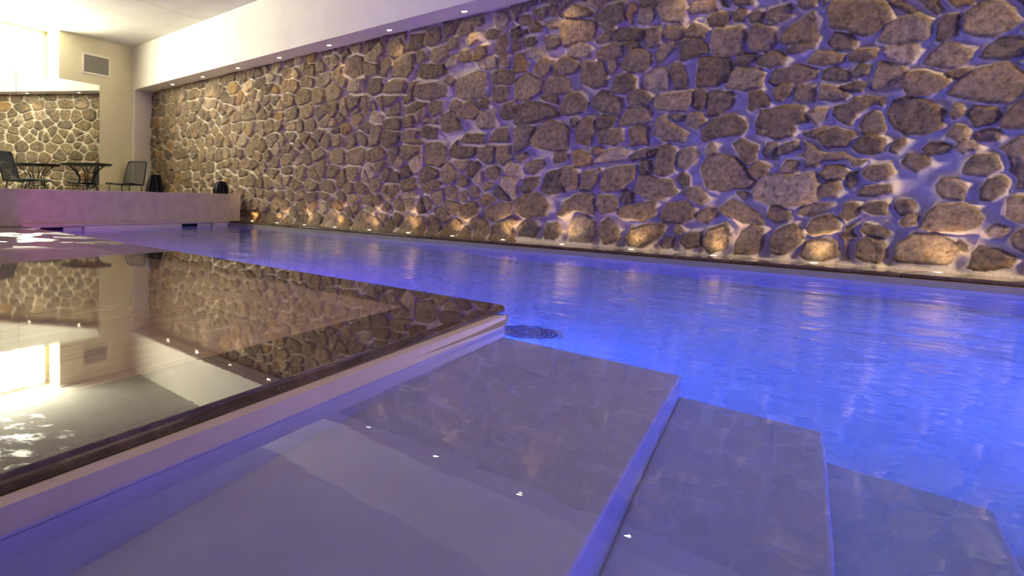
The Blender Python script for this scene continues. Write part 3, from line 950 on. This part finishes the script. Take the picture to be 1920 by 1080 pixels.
o = empty('pool_drain', (3.93, 3.02, -1.36))
tag(o, 'round grated drain on the pool floor beside the steps', 'drain')
g = MB(); g.lathe([(0.20, 0), (0.20, 0.012), (0.185, 0.02), (0.0005, 0.004)], seg=40)
g.build('cover', M['skim'], o)
g = MB()
for k in range(7):
    r = 0.03 + k * 0.024
    g.tube([(r * math.cos(a * math.pi / 20), r * math.sin(a * math.pi / 20), 0.02) for a in range(40)], 0.006, 6, True)
g.build('grate_ring', M['draincover'], o)

# ------------------------------------------------------------------ terrace furniture
FZ = 0.30


def round_table(x, y):
    o = empty('round_table', (x, y, FZ), 0.3)
    tag(o, 'round black metal table with pinched wire legs in front of the mirror', 'table')
    g = MB(); g.lathe([(0.47, 0.712), (0.50, 0.715), (0.535, 0.738), (0.535, 0.750), (0.53, 0.757), (0.50, 0.76)], seg=56)
    g.build('tabletop', M['black'], o)
    for k in range(6):
        a = k * math.pi / 3
        g = MB()
        for s in (-1, 1):
            da = s * 0.16
            p = []
            for r, z in ((0.41, 0.735), (0.25, 0.60), (0.165, 0.47), (0.18, 0.38), (0.30, 0.12), (0.345, 0.0)):
                w = da * (0.35 if 0.3 < z < 0.65 else 1.0)
                p.append((r * math.cos(a + w), r * math.sin(a + w), z))
            g.tube(p, 0.0085, 6)
        g.build('leg', M['black'], o)
    g = MB()
    for r, z in ((0.175, 0.42), (0.215, 0.30)):
        g.tube([(r * math.cos(t * math.pi / 16), r * math.sin(t * math.pi / 16), z) for t in range(32)], 0.007, 6, True)
    g.build('stretcher', M['black'], o)
    return o


round_table(5.73, 15.21)


def lounge_chair(x, y, fx, fy, label):
    rz = math.atan2(fy, fx)
    o = empty('lounge_chair', (x, y, FZ), rz)
    tag(o, label, 'chair', 'cord lounge chairs on the terrace')
    W, SD, SH, BH = 0.285, 0.68, 0.375, 0.885
    wt = 0.25
    bx = -0.02                                   # seat/back junction
    tx = -0.17                                   # reclined top
    r = 0.014
    g = MB()                                     # seat frame
    g.tube([(bx, W, SH - 0.02), (0.25, W, SH - 0.012), (0.45, W, SH + 0.01), (SD - 0.05, W, SH + 0.006), (SD, W - 0.05, SH - 0.012), (SD, -W + 0.05, SH - 0.012),
            (SD - 0.05, -W, SH + 0.006), (0.45, -W, SH + 0.01), (0.25, -W, SH - 0.012), (bx, -W, SH - 0.02)], r, 8, True)
    g.build('seat_frame', M['navyframe'], o, smooth=True)
    g = MB()
    n = 34
    for i in range(n):
        yy = -W + 0.012 + (2 * W - 0.024) * i / (n - 1)
        g.tube([(bx, yy, SH - 0.018), (0.25, yy, SH - 0.02), (0.45, yy, SH + 0.0), (SD - 0.03, yy, SH - 0.004)], 0.0062, 5)
    g.build('seat', M['navy'], o)
    g = MB()
    g.tube([(bx, W, SH - 0.02), ((bx + tx) / 2, (W + wt) / 2 + 0.004, (SH + BH) / 2), (tx, wt, BH - 0.03), (tx - 0.006, wt - 0.03, BH), (tx - 0.006, -wt + 0.03, BH),
            (tx, -wt, BH - 0.03), ((bx + tx) / 2, -(W + wt) / 2 - 0.004, (SH + BH) / 2), (bx, -W, SH - 0.02)], r, 8)
    g.build('back_frame', M['navyframe'], o, smooth=True)
    g = MB()
    n = 30
    for i in range(n):
        t = i / (n - 1) * 2 - 1
        g.tube([(bx, t * (W - 0.015), SH - 0.01), (tx, t * (wt - 0.015), BH - 0.004)], 0.0042, 5)
    g.build('backrest', M['navy'], o)
    for sx_, sy_ in ((0.50, 1), (0.50, -1), (0.06, 1), (0.06, -1)):
        g = MB()
        g.tube([(sx_, sy_ * (W - 0.01), SH - 0.015), (sx_ + (0.05 if sx_ > 0.3 else -0.07), sy_ * (W - 0.01), 0.011)], 0.011, 8)
        g.build('leg', M['navyframe'], o, smooth=True)
    g = MB()
    for sy_ in (1, -1):
        g.tube([(-0.01, sy_ * (W - 0.01), 0.011), (0.55, sy_ * (W - 0.01), 0.011)], 0.010, 8)
    g.tube([(0.03, W - 0.01, 0.19), (0.03, -W + 0.01, 0.19)], 0.009, 8)
    g.build('stretcher', M['navyframe'], o, smooth=True)
    return o


lounge_chair(7.17, 16.10, -0.85, -0.5, 'navy cord lounge chair standing in the corner beside the mirror')
lounge_chair(3.93, 14.28, 0.68, -0.73, 'navy cord lounge chair cut off by the edge of the view, facing the table')


def lantern(x, y, rb, rt, h, bulge, label):
    o = empty('lantern', (x, y, 0.5007), 0.2)
    tag(o, label, 'lantern', 'black ribbed lanterns on the low wall')
    N = 13

    def rad(t):
        return rb + (rt - rb) * t + bulge * math.sin(math.pi * min(1, t * 1.0)) * rb
    g = MB(); g.lathe([(rb * 0.9, 0.0), (rb * 0.97, 0.008), (rb * 0.9, 0.02)], seg=40)
    g.build('base', M['blackrib'], o)
    g = MB(); g.lathe([(rad(k / 10) * 0.78, 0.015 + (h - 0.03) * k / 10) for k in range(11)], seg=40)
    g.build('body', M['dark'], o, smooth=False)
    g = MB()
    for k in range(N):
        a = 2 * math.pi * k / N
        ca, sa = math.cos(a), math.sin(a)
        hw_ = 0.62
        prev = None
        vs = []; fs = []
        for j in range(11):
            t = j / 10
            R = rad(t); w_ = math.pi * R / N * hw_
            z = 0.008 + (h - 0.012) * t
            for (dr, dw) in ((-0.16 * R, -w_), (-0.02 * R, -w_), (0.0, 0), (-0.02 * R, w_), (-0.16 * R, w_)):
                vs.append(((R + dr) * ca - dw * sa, (R + dr) * sa + dw * ca, z))
        for j in range(10):
            for q in range(5):
                b = j * 5
                fs.append((b + q, b + (q + 1) % 5, b + 5 + (q + 1) % 5, b + 5 + q))
        fs.append((0, 1, 2, 3, 4)); fs.append((50, 51, 52, 53, 54))
        g.add(vs, fs)
    g.build('rib', M['blackrib'], o)
    g = MB()
    g.tube([(rt * 0.93 * math.cos(a * math.pi / 20), rt * 0.93 * math.sin(a * math.pi / 20), h - 0.008) for a in range(40)], 0.010, 8, True)
    g.build('rim', M['blackrib'], o, smooth=True)
    return o


p1 = we(5.69, 0.125 * CT, LW); p2 = we(7.40, 0.125 * CT, LW)
lantern(5.60, LW + T * 5.60 + 0.125, 0.165, 0.098, 0.285, 0.03, 'taller black ribbed lantern on the low wall beside the chair')
lantern(7.33, LW + T * 7.33 + 0.125, 0.150, 0.085, 0.225, 0.14, 'squat black ribbed lantern on the low wall near its stone-wall end')
